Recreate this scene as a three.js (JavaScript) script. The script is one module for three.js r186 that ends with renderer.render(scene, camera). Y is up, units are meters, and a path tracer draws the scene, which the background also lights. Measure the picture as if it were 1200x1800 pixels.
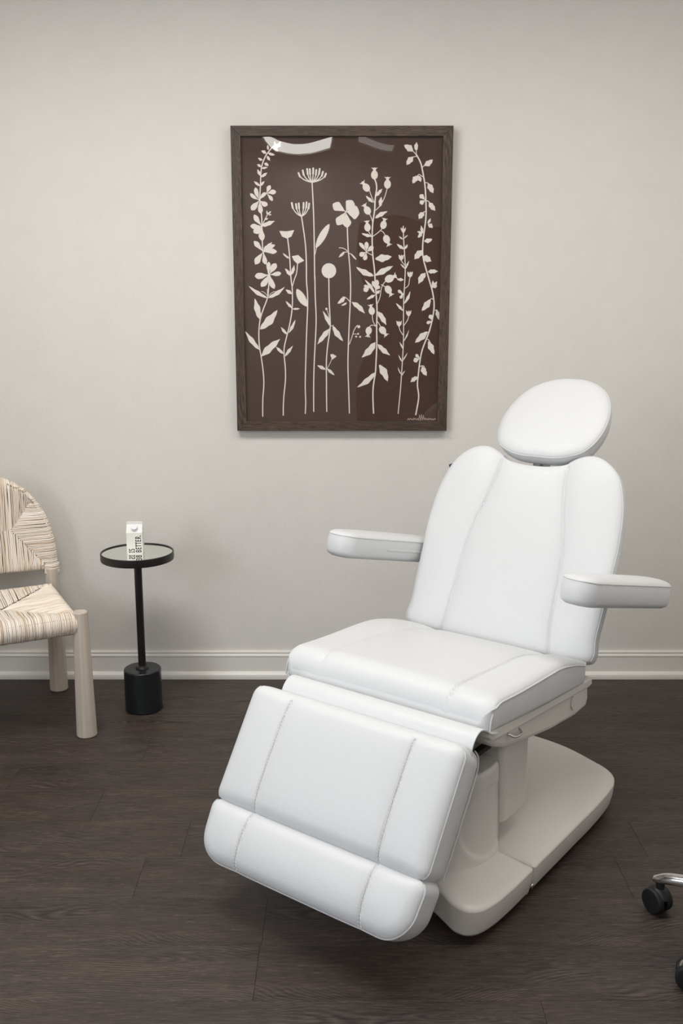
import * as THREE from 'three';
import { RoundedBoxGeometry } from 'three/addons/geometries/RoundedBoxGeometry.js';
import { mergeGeometries } from 'three/addons/utils/BufferGeometryUtils.js';
import { RectAreaLightUniformsLib } from 'three/addons/lights/RectAreaLightUniformsLib.js';

RectAreaLightUniformsLib.init();
const scene = new THREE.Scene();
const renderer = new THREE.WebGLRenderer({ antialias: true });
renderer.toneMapping = THREE.LinearToneMapping;
renderer.shadowMap.enabled = true;
renderer.toneMappingExposure = 1.08;
const camera = new THREE.PerspectiveCamera(54.62, 2 / 3, 0.05, 50);
camera.position.set(0, 1.426, 3.6);
camera.rotation.x = -12.16 * Math.PI / 180;

// room: x from -2.3 to 1.75, z from 0 (picture wall) to 5.8, ceiling at 2.62
const ROOM = { x0: -2.3, x1: 1.75, z1: 5.8, h: 2.62 };
// lamps of the place: ceiling panels and one window with a lit shade in the left wall
const PANELS = [[-0.75, 1.45, 1.2, 0.6, 13.5], [0.95, 1.45, 1.2, 0.6, 7], [-0.36, 5.12, 0.66, 0.8, 11], [0.29, 4.9, 0.34, 0.5, 2]];
const WINDOW = { z0: 2.3, z1: 4.3, y0: 0.85, y1: 2.2, power: 4.2 };
scene.background = new THREE.Color(0x0b0c0e);

// ---------------------------------------------------------------- helpers
function rng(a) { return () => { a |= 0; a = a + 0x6D2B79F5 | 0; let t = Math.imul(a ^ a >>> 15, 1 | a); t = t + Math.imul(t ^ t >>> 7, 61 | t) ^ t; return ((t ^ t >>> 14) >>> 0) / 4294967296; }; }
const rad = (d) => d * Math.PI / 180;
const lerp = (a, b, t) => a + (b - a) * t;
const smooth = (a, b, x) => { const t = Math.min(1, Math.max(0, (x - a) / (b - a))); return t * t * (3 - 2 * t); };
function hash(x, y, s) { let h = Math.imul(x, 374761393) ^ Math.imul(y, 668265263) ^ Math.imul(s, 2147483647 - 61); h = Math.imul(h ^ h >>> 13, 1274126177); return ((h ^ h >>> 16) >>> 0) / 4294967296; }
function vnoise(x, y, px, py, s) {                                   // periodic value noise
  const xi = Math.floor(x), yi = Math.floor(y), fx = x - xi, fy = y - yi;
  const u = fx * fx * (3 - 2 * fx), v = fy * fy * (3 - 2 * fy), m = (a, n) => ((a % n) + n) % n;
  const h = (i, j) => hash(m(i, px), m(j, py), s);
  return lerp(lerp(h(xi, yi), h(xi + 1, yi), u), lerp(h(xi, yi + 1), h(xi + 1, yi + 1), u), v);
}
function dataTex(w, h, fn, color, rx = 1, ry = 1) {
  const d = new Uint8Array(w * h * 4);
  for (let y = 0; y < h; y++) for (let x = 0; x < w; x++) {
    const c = fn(x / w, y / h), i = (y * w + x) * 4;
    for (let k = 0; k < 3; k++) d[i + k] = Math.max(0, Math.min(255, (Array.isArray(c) ? c[k] : c) * 255));
    d[i + 3] = 255;
  }
  const t = new THREE.DataTexture(d, w, h); t.magFilter = THREE.LinearFilter; t.minFilter = THREE.LinearMipmapLinearFilter; t.generateMipmaps = true;
  t.wrapS = t.wrapT = THREE.RepeatWrapping; t.repeat.set(rx, ry); if (color) t.colorSpace = THREE.SRGBColorSpace; t.needsUpdate = true; return t;
}
const names = {};
function numbered(n) { names[n] = (names[n] ?? -1) + 1; return names[n] ? n + '_' + String(names[n]).padStart(3, '0') : n; }
function mesh(name, geo, mat, parent = scene) {
  const m = new THREE.Mesh(Array.isArray(geo) ? merge(geo) : geo, mat); m.name = parent === scene ? numbered(name) : name;
  m.castShadow = m.receiveShadow = true; parent.add(m); return m;
}
function merge(list) {
  list = list.map((g) => { const c = g.index ? g.toNonIndexed() : g; for (const k of Object.keys(c.attributes)) if (!['position', 'normal', 'uv', 'color'].includes(k)) c.deleteAttribute(k); return c; });
  const all = list.every((g) => g.attributes.color); if (!all) list.forEach((g) => g.deleteAttribute('color'));
  return mergeGeometries(list);
}
function thing(name, label, category, pos = [0, 0, 0], turn = 0) {
  const g = new THREE.Group(); g.name = numbered(name); g.position.set(...pos); g.rotation.y = turn; g.userData = { label, category }; scene.add(g); return g;
}
function structure(o, label) { o.userData.kind = 'structure'; if (label) o.userData.label = label; return o; }
const box = (w, h, d, x = 0, y = 0, z = 0) => new THREE.BoxGeometry(w, h, d).translate(x, y, z);
const rbox = (w, h, d, r, x = 0, y = 0, z = 0, s = 3) => new RoundedBoxGeometry(w, h, d, s, r).translate(x, y, z);
const cyl = (r0, r1, h, x = 0, y = 0, z = 0, n = 40) => new THREE.CylinderGeometry(r1, r0, h, n).translate(x, y + h / 2, z);
const lathe = (pts, n = 64) => new THREE.LatheGeometry(pts.map((p) => new THREE.Vector2(p[0], p[1])), n);
function tube(pts, r, seg, rs = 6, closed = false) { return new THREE.TubeGeometry(new THREE.CatmullRomCurve3(pts.map((p) => p.isVector3 ? p : new THREE.Vector3(...p)), closed, 'centripetal'), seg ?? pts.length * 2, r, rs, closed); }
function boxUV(g, s = 1) {                                           // uv in metres from the face direction
  const p = g.attributes.position, n = g.attributes.normal, uv = new Float32Array(p.count * 2);
  for (let i = 0; i < p.count; i++) {
    const ax = Math.abs(n.getX(i)), ay = Math.abs(n.getY(i)), az = Math.abs(n.getZ(i));
    const [a, b] = ay >= ax && ay >= az ? [p.getX(i), p.getZ(i)] : ax >= az ? [p.getZ(i), p.getY(i)] : [p.getX(i), p.getY(i)];
    uv[2 * i] = a * s; uv[2 * i + 1] = b * s;
  }
  g.setAttribute('uv', new THREE.BufferAttribute(uv, 2)); return g;
}
function profileX(pts, w, bevel = 0, x0 = -w / 2) {                  // side profile [z, y] swept along x
  const s = new THREE.Shape(pts.map((p) => new THREE.Vector2(p[0], p[1])));
  const g = new THREE.ExtrudeGeometry(s, { depth: w - 2 * bevel, bevelEnabled: bevel > 0, bevelThickness: bevel, bevelSize: bevel, bevelOffset: -bevel, bevelSegments: 3, curveSegments: 8 });
  return g.applyMatrix4(new THREE.Matrix4().makeBasis(new THREE.Vector3(0, 0, 1), new THREE.Vector3(0, 1, 0), new THREE.Vector3(-1, 0, 0))).translate(x0 + w - bevel, 0, 0);
}
function roundPoly(pts, seg = 8) {                                   // [x, y, radius] corners to a smooth closed outline
  const out = [], n = pts.length;
  for (let i = 0; i < n; i++) {
    const p = pts[i], a = pts[(i + n - 1) % n], b = pts[(i + 1) % n];
    let r = p[2] || 0; const da = Math.hypot(a[0] - p[0], a[1] - p[1]), db = Math.hypot(b[0] - p[0], b[1] - p[1]);
    if (!r) { out.push([p[0], p[1]]); continue; }
    const ua = [(a[0] - p[0]) / da, (a[1] - p[1]) / da], ub = [(b[0] - p[0]) / db, (b[1] - p[1]) / db];
    const ang = Math.acos(Math.max(-1, Math.min(1, ua[0] * ub[0] + ua[1] * ub[1]))); let t = r / Math.tan(ang / 2); t = Math.min(t, da * 0.49, db * 0.49);
    const A = [p[0] + ua[0] * t, p[1] + ua[1] * t], B = [p[0] + ub[0] * t, p[1] + ub[1] * t];
    for (let k = 0; k <= seg; k++) { const s = k / seg, q = 0.72; const w0 = (1 - s) ** 2, w1 = 2 * s * (1 - s) * q, w2 = s * s, W = w0 + w1 + w2; out.push([(A[0] * w0 + p[0] * w1 + B[0] * w2) / W, (A[1] * w0 + p[1] * w1 + B[1] * w2) / W]); }
  }
  return out;
}
function spline(pts, n, closed) { return new THREE.CatmullRomCurve3(pts.map((p) => new THREE.Vector3(p[0], p[1], 0)), closed, 'centripetal').getPoints(n).map((v) => [v.x, v.y]); }
function resample(poly, n) {
  const L = [0], m = poly.length; for (let i = 0; i < m; i++) { const a = poly[i], b = poly[(i + 1) % m]; L.push(L[i] + Math.hypot(b[0] - a[0], b[1] - a[1])); }
  const out = []; let j = 0;
  for (let i = 0; i < n; i++) { const s = L[m] * i / n; while (L[j + 1] < s) j++; const t = (s - L[j]) / Math.max(1e-9, L[j + 1] - L[j]), a = poly[j % m], b = poly[(j + 1) % m]; out.push([lerp(a[0], b[0], t), lerp(a[1], b[1], t)]); }
  return out;
}
function segDist(x, y, poly, closed) {
  let best = 1e9; const m = poly.length;
  for (let i = 0; i < (closed ? m : m - 1); i++) {
    const a = poly[i], b = poly[(i + 1) % m], dx = b[0] - a[0], dy = b[1] - a[1], t = Math.max(0, Math.min(1, ((x - a[0]) * dx + (y - a[1]) * dy) / (dx * dx + dy * dy || 1)));
    const d = (x - a[0] - dx * t) ** 2 + (y - a[1] - dy * t) ** 2; if (d < best) best = d;
  }
  return Math.sqrt(best);
}
// A padded, sewn cushion. Outline in x, y; z = 0 is the plane of the edge seam, the pad rises above it and the body reaches down to -T.
function cushion(name, parent, o) {
  const N = o.N ?? 320, K = o.K ?? 70, out = resample(o.outline, N), [cx, cy] = o.center, coarse = resample(o.outline, 240), cf = o.core ?? 0;
  const crown = o.crown ?? (() => 0), seams = o.seams ?? [], R = o.edge ?? 0.022, drop = o.drop ?? 0.01, puff = o.puff ?? 0.008;
  const height = (x, y, d) => {
    let z = crown(x, y);
    if (o.edgeFn) z += o.edgeFn(x, y, d); else { const q = Math.min(1, d / R); z += drop * Math.sqrt(1 - (1 - q) ** 2); }
    if (o.rect) { const [hw, ya, yb] = o.rect, l = o.soft ?? 0.035, g = (v) => 1 - Math.exp(-Math.max(0, v) / l); z += puff * g(hw - x) * g(hw + x) * g(y - ya) * g(yb - y); } else z += puff * (1 - Math.exp(-d / 0.05));
    for (const s of seams) { const ds = segDist(x, y, s.pts, false); z -= (s.depth ?? 0.004) * Math.exp(-((ds / (s.w ?? 0.004)) ** 2)) + (s.valley ?? 0.004) * Math.exp(-ds / (s.vw ?? 0.018)); }
    return z;
  };
  const pos = [], uv = [], nor = [], idx = [], dist = (x, y) => segDist(x, y, coarse, true), e = 0.0015;
  for (let k = 0; k <= K; k++) {
    const s = 1 - (1 - k / K) ** 1.7;
    for (let i = 0; i < N; i++) {
      const kx = cx + (out[i][0] - cx) * cf, x = lerp(kx, out[i][0], s), y = lerp(cy, out[i][1], s);
      pos.push(x, y, height(x, y, k === K ? 0 : dist(x, y))); uv.push(x, y);
      if (k < K - 3) { const n = new THREE.Vector3(height(x - e, y, dist(x - e, y)) - height(x + e, y, dist(x + e, y)), height(x, y - e, dist(x, y - e)) - height(x, y + e, dist(x, y + e)), 2 * e).normalize(); nor.push(n.x, n.y, n.z); } else nor.push(0, 0, 1);
    }
  }
  const id = (k, i) => k * N + (i % N);
  for (let k = 0; k < K; k++) for (let i = 0; i < N; i++) idx.push(id(k, i), id(k + 1, i), id(k + 1, i + 1), id(k, i), id(k + 1, i + 1), id(k, i + 1));
  const full = new THREE.BufferGeometry(); full.setAttribute('position', new THREE.Float32BufferAttribute(pos, 3)); full.setAttribute('uv', new THREE.Float32BufferAttribute(uv, 2)); full.setIndex(idx); full.computeVertexNormals();
  for (let v = 0; v < (K - 3) * N; v++) full.attributes.normal.setXYZ(v, nor[v * 3], nor[v * 3 + 1], nor[v * 3 + 2]);
  const edgeZ = (i) => pos[id(K, i) * 3 + 2];
  // side band and back
  const B = 10, bp = [], bu = [], bi = []; let run = 0;
  for (let i = 0; i <= N; i++) {
    const a = out[(i + N - 1) % N], b = out[(i + 1) % N], p = out[i % N], l = Math.hypot(b[0] - a[0], b[1] - a[1]) || 1, nx = (b[1] - a[1]) / l, ny = -(b[0] - a[0]) / l;
    if (i) run += Math.hypot(p[0] - out[i - 1][0], p[1] - out[i - 1][1]);
    for (let k = 0; k <= B; k++) {
      const t = k / B, br = o.backR ?? 0.02, zz = lerp(edgeZ(i), -o.T, t), db = Math.max(0, zz + o.T); let off = (o.bulge ?? 0.005) * Math.sin(Math.PI * Math.min(1, t * 1.15)) - (o.taper ?? 0) * t;
      if (db < br) off -= br * (1 - Math.sqrt(1 - (1 - db / br) ** 2)) * 0.8;
      bp.push(p[0] + nx * off, p[1] + ny * off, zz); bu.push(run, t * o.T);
    }
  }
  for (let i = 0; i < N; i++) for (let k = 0; k < B; k++) { const a = i * (B + 1) + k, b = a + B + 1; bi.push(a, a + 1, b, b, a + 1, b + 1); }
  const bc = bp.length / 3; bp.push(cx, cy, -o.T); bu.push(0, 0); for (let i = 0; i < N; i++) bi.push(bc, (i + 1) * (B + 1) + B, i * (B + 1) + B);
  const band = new THREE.BufferGeometry(); band.setAttribute('position', new THREE.Float32BufferAttribute(bp, 3)); band.setAttribute('uv', new THREE.Float32BufferAttribute(bu, 2)); band.setIndex(bi); band.computeVertexNormals();
  const root = mesh(name, band, o.mat, parent);
  const groups = {};
  for (let i = 0; i < idx.length; i += 3) { const c = [0, 1].map((q) => (pos[idx[i] * 3 + q] + pos[idx[i + 1] * 3 + q] + pos[idx[i + 2] * 3 + q]) / 3); const n = o.panel ? o.panel(c[0], c[1]) : 'top_panel'; (groups[n] ??= []).push(idx[i], idx[i + 1], idx[i + 2]); }
  for (const [n, list] of Object.entries(groups)) {
    const map = new Map(), p = [], nn = [], u = [], ii = [], fn = full.attributes.normal;
    for (const v of list) { if (!map.has(v)) { map.set(v, p.length / 3); p.push(pos[v * 3], pos[v * 3 + 1], pos[v * 3 + 2]); nn.push(fn.getX(v), fn.getY(v), fn.getZ(v)); u.push(uv[v * 2], uv[v * 2 + 1]); } ii.push(map.get(v)); }
    const g = new THREE.BufferGeometry(); g.setAttribute('position', new THREE.Float32BufferAttribute(p, 3)); g.setAttribute('normal', new THREE.Float32BufferAttribute(nn, 3)); g.setAttribute('uv', new THREE.Float32BufferAttribute(u, 2)); g.setIndex(ii);
    mesh(n.replace(/\d+$/, ''), g, o.mat, root);
  }
  const zAt = (x, y) => height(x, y, segDist(x, y, coarse, true));
  if (o.pipe) {
    const runs = []; let cur = [];
    for (let i = 0; i <= N; i++) { const q = out[i % N]; if (o.pipe(q[0], q[1])) cur.push(new THREE.Vector3(q[0], q[1], edgeZ(i))); else { if (cur.length > 4) runs.push(cur); cur = []; } }
    const closed = cur.length > N; if (cur.length > 4) runs.push(closed ? cur.slice(0, -1) : cur);
    if (runs.length) mesh('piping', runs.map((r) => tube(r, o.pipeR ?? 0.0024, r.length, 7, closed)), o.mat, root);
  }
  if (o.stitch) {
    const st = [];
    for (const s of seams) if (s.stitch) for (const side of s.stitch) {
      let acc = 0; for (let i = 0; i < s.pts.length - 1; i++) {
        const a = s.pts[i], b = s.pts[i + 1], l = Math.hypot(b[0] - a[0], b[1] - a[1]), tx = (b[0] - a[0]) / l, ty = (b[1] - a[1]) / l;
        for (let q = acc; q < l; q += 0.0075) { const x = a[0] + tx * q - ty * side, y = a[1] + ty * q + tx * side; if (segDist(x, y, coarse, true) < 0.006) continue; const z = zAt(x, y); st.push(new THREE.CapsuleGeometry(0.0009, 0.0042, 2, 5).rotateZ(Math.atan2(ty, tx) - Math.PI / 2 + (s.zig ?? 0)).translate(x, y, z + 0.0004)); }
        acc = (Math.ceil((l - acc) / 0.0075) * 0.0075) - (l - acc);
      }
    }
    if (st.length) mesh('stitching', st, o.stitch, root).userData.kind = 'stuff';
  }
  return root;
}

// ---------------------------------------------------------------- materials
const leatherBump = dataTex(512, 512, (u, v) => { let a = 0; for (const [f, w, s] of [[64, 0.5, 1], [128, 0.3, 2], [24, 0.2, 3]]) a += w * Math.abs(vnoise(u * f, v * f, f, f, s) * 2 - 1); return a; }, false, 8, 8);
const wallBump = dataTex(512, 512, (u, v) => 0.5 * vnoise(u * 180, v * 180, 180, 180, 4) + 0.35 * vnoise(u * 70, v * 70, 70, 70, 5) + 0.15 * vnoise(u * 12, v * 12, 12, 12, 6), false, 2, 2);
const wallTone = dataTex(256, 256, (u, v) => 0.975 + 0.025 * (0.6 * vnoise(u * 5, v * 5, 5, 5, 7) + 0.4 * vnoise(u * 40, v * 40, 40, 40, 8)), true, 0.5, 0.5);
const M = {
  wall: new THREE.MeshStandardMaterial({ color: new THREE.Color().setRGB(0.745, 0.72, 0.683), roughness: 0.85, map: wallTone, bumpMap: wallBump, bumpScale: 0.0005 }),
  ceiling: new THREE.MeshStandardMaterial({ color: new THREE.Color().setRGB(0.74, 0.73, 0.70), roughness: 0.95 }),
  trim: new THREE.MeshStandardMaterial({ color: new THREE.Color().setRGB(0.76, 0.74, 0.70), roughness: 0.4 }),
  leather: new THREE.MeshPhysicalMaterial({ color: new THREE.Color().setRGB(0.645, 0.655, 0.668), roughness: 0.46, bumpMap: leatherBump, bumpScale: 0.00025 }),
  thread: new THREE.MeshStandardMaterial({ color: new THREE.Color().setRGB(0.74, 0.74, 0.74), roughness: 0.7 }),
  plastic: new THREE.MeshPhysicalMaterial({ color: new THREE.Color().setRGB(0.70, 0.674, 0.64), roughness: 0.36 }),
  chrome: new THREE.MeshStandardMaterial({ color: new THREE.Color().setRGB(0.72, 0.71, 0.69), metalness: 1, roughness: 0.16 }),
  brushed: new THREE.MeshStandardMaterial({ color: new THREE.Color().setRGB(0.55, 0.53, 0.50), metalness: 1, roughness: 0.34 }),
  black: new THREE.MeshStandardMaterial({ color: new THREE.Color().setRGB(0.012, 0.012, 0.013), roughness: 0.5 }),
  blackMetal: new THREE.MeshStandardMaterial({ color: new THREE.Color().setRGB(0.009, 0.008, 0.007), roughness: 0.38 }),
  marble: new THREE.MeshPhysicalMaterial({ color: new THREE.Color().setRGB(0.012, 0.015, 0.017), roughness: 0.25 }),
  mirror: new THREE.MeshStandardMaterial({ color: new THREE.Color().setRGB(0.80, 0.83, 0.78), metalness: 1, roughness: 0.03 }),
  tag: new THREE.MeshStandardMaterial({ color: new THREE.Color().setRGB(0.02, 0.02, 0.04), roughness: 0.8 }),
  carton: new THREE.MeshStandardMaterial({ color: new THREE.Color().setRGB(0.82, 0.81, 0.78), roughness: 0.55 }),
  cap: new THREE.MeshStandardMaterial({ color: new THREE.Color().setRGB(0.74, 0.73, 0.80), roughness: 0.4 }),
  rubber: new THREE.MeshStandardMaterial({ color: new THREE.Color().setRGB(0.006, 0.006, 0.006), roughness: 0.6 }),
  glass: new THREE.MeshPhysicalMaterial({ color: 0xffffff, roughness: 0, transmission: 1, thickness: 0, ior: 1.5 }),
};
// oak grain with pores and cathedral figure, three boards
function grain(seed) {
  return (u, v) => {
    const W = 1.22, X = u * W, Y = v * 0.18;
    const warp = (vnoise(u * 5, v * 2, 5, 2, seed) - 0.5) * 0.05 + (vnoise(u * 14, v * 4, 14, 4, seed + 1) - 0.5) * 0.012;
    const cyc = vnoise(u * 3, 0.3, 3, 1, seed + 2) * 0.12 + 0.03;
    const rr = Math.hypot((Y - cyc + warp) * 1, (vnoise(u * 4, 0.7, 4, 2, seed + 3) - 0.5) * 0.09);
    const ring = Math.abs(((rr * 150) % 1) - 0.5) * 2;
    const fine = vnoise(u * 36, v * 120, 36, 120, seed + 4), pore = vnoise(u * 70, v * 160, 70, 160, seed + 5), tick = vnoise(u * 200, v * 220, 200, 220, seed + 9), broad = vnoise(u * 6, v * 5, 6, 5, seed + 6);
    const fig = smooth(0.35, 0.75, vnoise(u * 7, v * 2, 7, 2, seed + 8));
    let t = 0.58 + 0.16 * (broad - 0.5) + 0.26 * (fine - 0.5) + 0.30 * (ring - 0.5) * fig + 0.10 * (tick - 0.5);
    if (pore > 0.72) t += 0.26 * (pore - 0.72) / 0.28;
    if (pore < 0.2) t -= 0.14;
    const warm = vnoise(u * 4, v * 3, 4, 3, seed + 7);
    return [t * (1 + 0.05 * warm), t, t * (1 - 0.05 * warm)];
  };
}
const grainTex = [11, 47, 83].map((s) => dataTex(1024, 256, grain(s), true));
M.plank = grainTex.flatMap((t, i) => [0.96, 1.03].map((k, j) => new THREE.MeshPhysicalMaterial({ color: new THREE.Color().setRGB(0.138 * k, 0.102 * k, 0.089 * k), map: t, roughness: 0.5 + 0.03 * j, bumpMap: t, bumpScale: 0.0004 })));
M.frame = new THREE.MeshStandardMaterial({ color: new THREE.Color().setRGB(0.20, 0.130, 0.090), map: grainTex[0], roughness: 0.55, bumpMap: grainTex[0], bumpScale: 0.0003 });
M.door = new THREE.MeshStandardMaterial({ color: new THREE.Color().setRGB(0.55, 0.22, 0.09), map: grainTex[1], roughness: 0.5 });
const ashTex = dataTex(256, 1024, (u, v) => { const t = 0.82 + 0.10 * (vnoise(u * 40, v * 6, 40, 6, 21) - 0.5) + 0.08 * (vnoise(u * 8, v * 3, 8, 3, 22) - 0.5); return [t, t * 0.985, t * 0.965]; }, true);
M.ash = new THREE.MeshStandardMaterial({ color: new THREE.Color().setRGB(0.88, 0.80, 0.72), map: ashTex, roughness: 0.55 });
M.rush = new THREE.MeshStandardMaterial({ color: 0xffffff, vertexColors: true, roughness: 0.8 });

// ---------------------------------------------------------------- the room
{
  const { x0, x1, z1, h } = ROOM, t = 0.12;
  const wall = (name, geo, label) => structure(mesh(name, Array.isArray(geo) ? geo.map((g) => boxUV(g)) : boxUV(geo), M.wall), label);
  wall('wall_back', box(x1 - x0 + 2 * t, h + t, t, (x0 + x1) / 2, h / 2, -t / 2), 'warm grey painted wall behind the treatment chair');
  wall('wall_right', box(t, h, z1, x1 + t / 2, h / 2, z1 / 2), 'warm grey painted wall on the right');
  wall('wall_front', box(x1 - x0 + 2 * t, h + t, t, (x0 + x1) / 2, h / 2, z1 + t / 2), 'warm grey painted wall behind the viewer');
  const w = WINDOW;
  wall('wall_left', [box(t, h, w.z0, x0 - t / 2, h / 2, w.z0 / 2), box(t, h, z1 - w.z1, x0 - t / 2, h / 2, (w.z1 + z1) / 2), box(t, w.y0, w.z1 - w.z0, x0 - t / 2, w.y0 / 2, (w.z0 + w.z1) / 2), box(t, h - w.y1, w.z1 - w.z0, x0 - t / 2, (h + w.y1) / 2, (w.z0 + w.z1) / 2)], 'warm grey painted wall with the window');
  structure(mesh('ceiling', box(x1 - x0 + 2 * t, t, z1 + 2 * t, (x0 + x1) / 2, h + t / 2 + 0.0005, z1 / 2), M.ceiling), 'flat white ceiling');
  // window in the left wall, its roller shade lit by daylight
  const win = new THREE.Group(); win.name = 'window_1'; scene.add(win); structure(win, 'window in the left wall with a daylit roller shade');
  win.position.set(x0, 0, (w.z0 + w.z1) / 2); const ww = w.z1 - w.z0, wh = w.y1 - w.y0, wy = (w.y0 + w.y1) / 2;
  mesh('window_frame', [box(0.1, 0.06, ww, -0.04, w.y0 + 0.03, 0), box(0.1, 0.06, ww, -0.04, w.y1 - 0.03, 0), box(0.1, wh - 0.12, 0.06, -0.04, wy, -ww / 2 + 0.03), box(0.1, wh - 0.12, 0.06, -0.04, wy, ww / 2 - 0.03)], M.trim, win);
  mesh('window_casing', [rbox(0.02, 0.09, ww + 0.18, 0.004, 0.01, w.y0 - 0.045, 0), rbox(0.02, 0.09, ww + 0.18, 0.004, 0.01, w.y1 + 0.045, 0), rbox(0.02, wh, 0.09, 0.004, 0.01, wy, -ww / 2 - 0.045), rbox(0.02, wh, 0.09, 0.004, 0.01, wy, ww / 2 + 0.045)], M.trim, win);
  mesh('roller_shade', box(0.004, wh - 0.12, ww - 0.12, -0.04, wy, 0), new THREE.MeshStandardMaterial({ color: 0xe8ecf2, roughness: 0.9, emissive: new THREE.Color(0.86, 0.93, 1.0), emissiveIntensity: 1.4 }), win);
  const day = new THREE.RectAreaLight(new THREE.Color(0.80, 0.89, 1.0), w.power, ww - 0.14, wh - 0.14); day.position.set(-0.03, wy, 0); day.rotation.y = -Math.PI / 2; win.add(day);
  // ceiling panels
  for (const [x, z, a, b, power] of PANELS) {
    const p = thing('ceiling_light', '', 'ceiling light', [x, h, z]);
    p.userData.label = z < 3 ? (x < 0 ? 'flat ceiling light panel above the side table' : 'flat ceiling light panel above the treatment chair') : power > 5 ? 'long ceiling light panel behind the viewer, mirrored in the picture glass' : 'small dim ceiling light behind the viewer';
    mesh('housing', [box(a, 0.03, 0.02, 0, -0.015, b / 2 - 0.01), box(a, 0.03, 0.02, 0, -0.015, -b / 2 + 0.01), box(0.02, 0.03, b - 0.04, a / 2 - 0.01, -0.015, 0), box(0.02, 0.03, b - 0.04, -a / 2 + 0.01, -0.015, 0)], M.ceiling, p);
    mesh('diffuser', box(a - 0.04, 0.008, b - 0.04, 0, -0.012, 0), new THREE.MeshStandardMaterial({ color: 0xf2efe8, roughness: 0.8, emissive: new THREE.Color(1, 0.96, 0.90), emissiveIntensity: power * 0.15 }), p);
    const l = new THREE.RectAreaLight(new THREE.Color(1, 0.965, 0.915), power, a - 0.06, b - 0.06); l.position.y = -0.02; l.rotation.x = -Math.PI / 2; p.add(l);
  }
  // baseboards: stepped cap, flat face, shoe moulding
  const bb = [[0, 0], [0, 0.108], [0.006, 0.108], [0.009, 0.106], [0.010, 0.102], [0.007, 0.0995], [0.0085, 0.097], [0.012, 0.094], [0.0135, 0.090], [0.0135, 0.0885], [0.0115, 0.087], [0.0115, 0.028], [0.013, 0.026], [0.018, 0.024], [0.023, 0.018], [0.0245, 0.010], [0.0245, 0]];
  const run = (len) => { const s = new THREE.Shape(bb.map((p) => new THREE.Vector2(p[0], p[1]))); return new THREE.ExtrudeGeometry(s, { depth: len, bevelEnabled: false }); };
  const bbw = (name, len, x, z, turn, label) => { const m = structure(mesh(name, run(len), M.trim), label); m.position.set(x, 0, z); m.rotation.y = turn; return m; };
  bbw('baseboard_back', x1 - x0, x1, 0, -Math.PI / 2, 'off-white baseboard along the picture wall');
  bbw('baseboard_left', z1 - 0.026, x0, 0.026, 0, 'off-white baseboard along the left wall');
  bbw('baseboard_right', z1 - 0.026, x1, z1, Math.PI, 'off-white baseboard along the right wall');
  // wooden door in the wall behind the viewer, mirrored in the picture glass
  const door = new THREE.Group(); door.name = 'door_1'; scene.add(door); structure(door, 'brown wooden door in the wall behind the viewer'); door.position.set(0.62, 0, z1);
  mesh('door_leaf', boxUV(rbox(0.86, 2.03, 0.03, 0.004, 0, 1.02, -0.016)), M.door, door);
  mesh('door_casing', [rbox(0.08, 2.12, 0.024, 0.004, -0.475, 1.06, -0.013), rbox(0.08, 2.12, 0.024, 0.004, 0.475, 1.06, -0.013), rbox(0.87, 0.08, 0.024, 0.004, 0, 2.08, -0.013)], M.trim, door);
  mesh('door_handle', [new THREE.SphereGeometry(0.028, 20, 14).translate(-0.36, 0.96, -0.08), new THREE.CylinderGeometry(0.012, 0.012, 0.05, 16).rotateX(Math.PI / 2).translate(-0.36, 0.96, -0.055)], M.brushed, door);
}
// floor: separate boards laid along x, 180 mm wide, with a hairline groove between them
{
  const { x0, x1, z1 } = ROOM, fl = new THREE.Group(); fl.name = 'floor'; scene.add(fl); structure(fl, 'dark brown wood plank floor');
  mesh('subfloor', box(x1 - x0 + 0.24, 0.08, z1 + 0.24, (x0 + x1) / 2, -0.048, z1 / 2), M.black, fl);
  const r = rng(5), Wd = 0.18, cache = new Map();
  const plank = (len, wid, u0, flip) => {
    const key = [len.toFixed(3), wid.toFixed(3), u0, flip].join(); if (cache.has(key)) return cache.get(key);
    const b = 0.0005, a = len / 2 - 0.0002, c = wid / 2 - 0.0002, P = [], U = [], I = [];
    const q = (pts) => { const k = P.length / 3; for (const p of pts) { P.push(...p); const s = flip ? -1 : 1; U.push(u0 + s * (p[0] + len / 2) / 1.22, (p[2] + wid / 2) / 0.18); } I.push(k, k + 1, k + 2, k, k + 2, k + 3); };
    const T = [[-a + b, 0, c - b], [a - b, 0, c - b], [a - b, 0, -c + b], [-a + b, 0, -c + b]], S = [[-a, -b, c], [a, -b, c], [a, -b, -c], [-a, -b, -c]], D = S.map((p) => [p[0], -0.006, p[2]]);
    q(T); for (let i = 0; i < 4; i++) { const j = (i + 1) % 4; q([S[i], S[j], T[j], T[i]]); q([D[i], D[j], S[j], S[i]]); }
    const g = new THREE.BufferGeometry(); g.setAttribute('position', new THREE.Float32BufferAttribute(P, 3)); g.setAttribute('uv', new THREE.Float32BufferAttribute(U, 2)); g.setIndex(I); const n = g.toNonIndexed(); n.computeVertexNormals(); cache.set(key, n); return n;
  };
  const starts = { 5: -0.702, 6: -0.42, 4: -0.996, 7: -0.509, 8: -0.18, 3: -0.63 };
  for (let k = 0; k < 33; k++) {
    const zc = 0.09 + k * Wd; let x = (starts[k] ?? -2.2 + r() * 1.2); while (x > x0) x -= 1.22;
    for (; x < x1; x += 1.22) { const a = Math.max(x, x0), b = Math.min(x + 1.22, x1); if (b - a < 0.02) continue; const m = mesh('plank', plank(b - a, Wd, Math.floor(r() * 4) / 4, r() > 0.5), M.plank[Math.floor(r() * 6)], fl); m.position.set((a + b) / 2, 0, zc); }
  }
}

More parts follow.
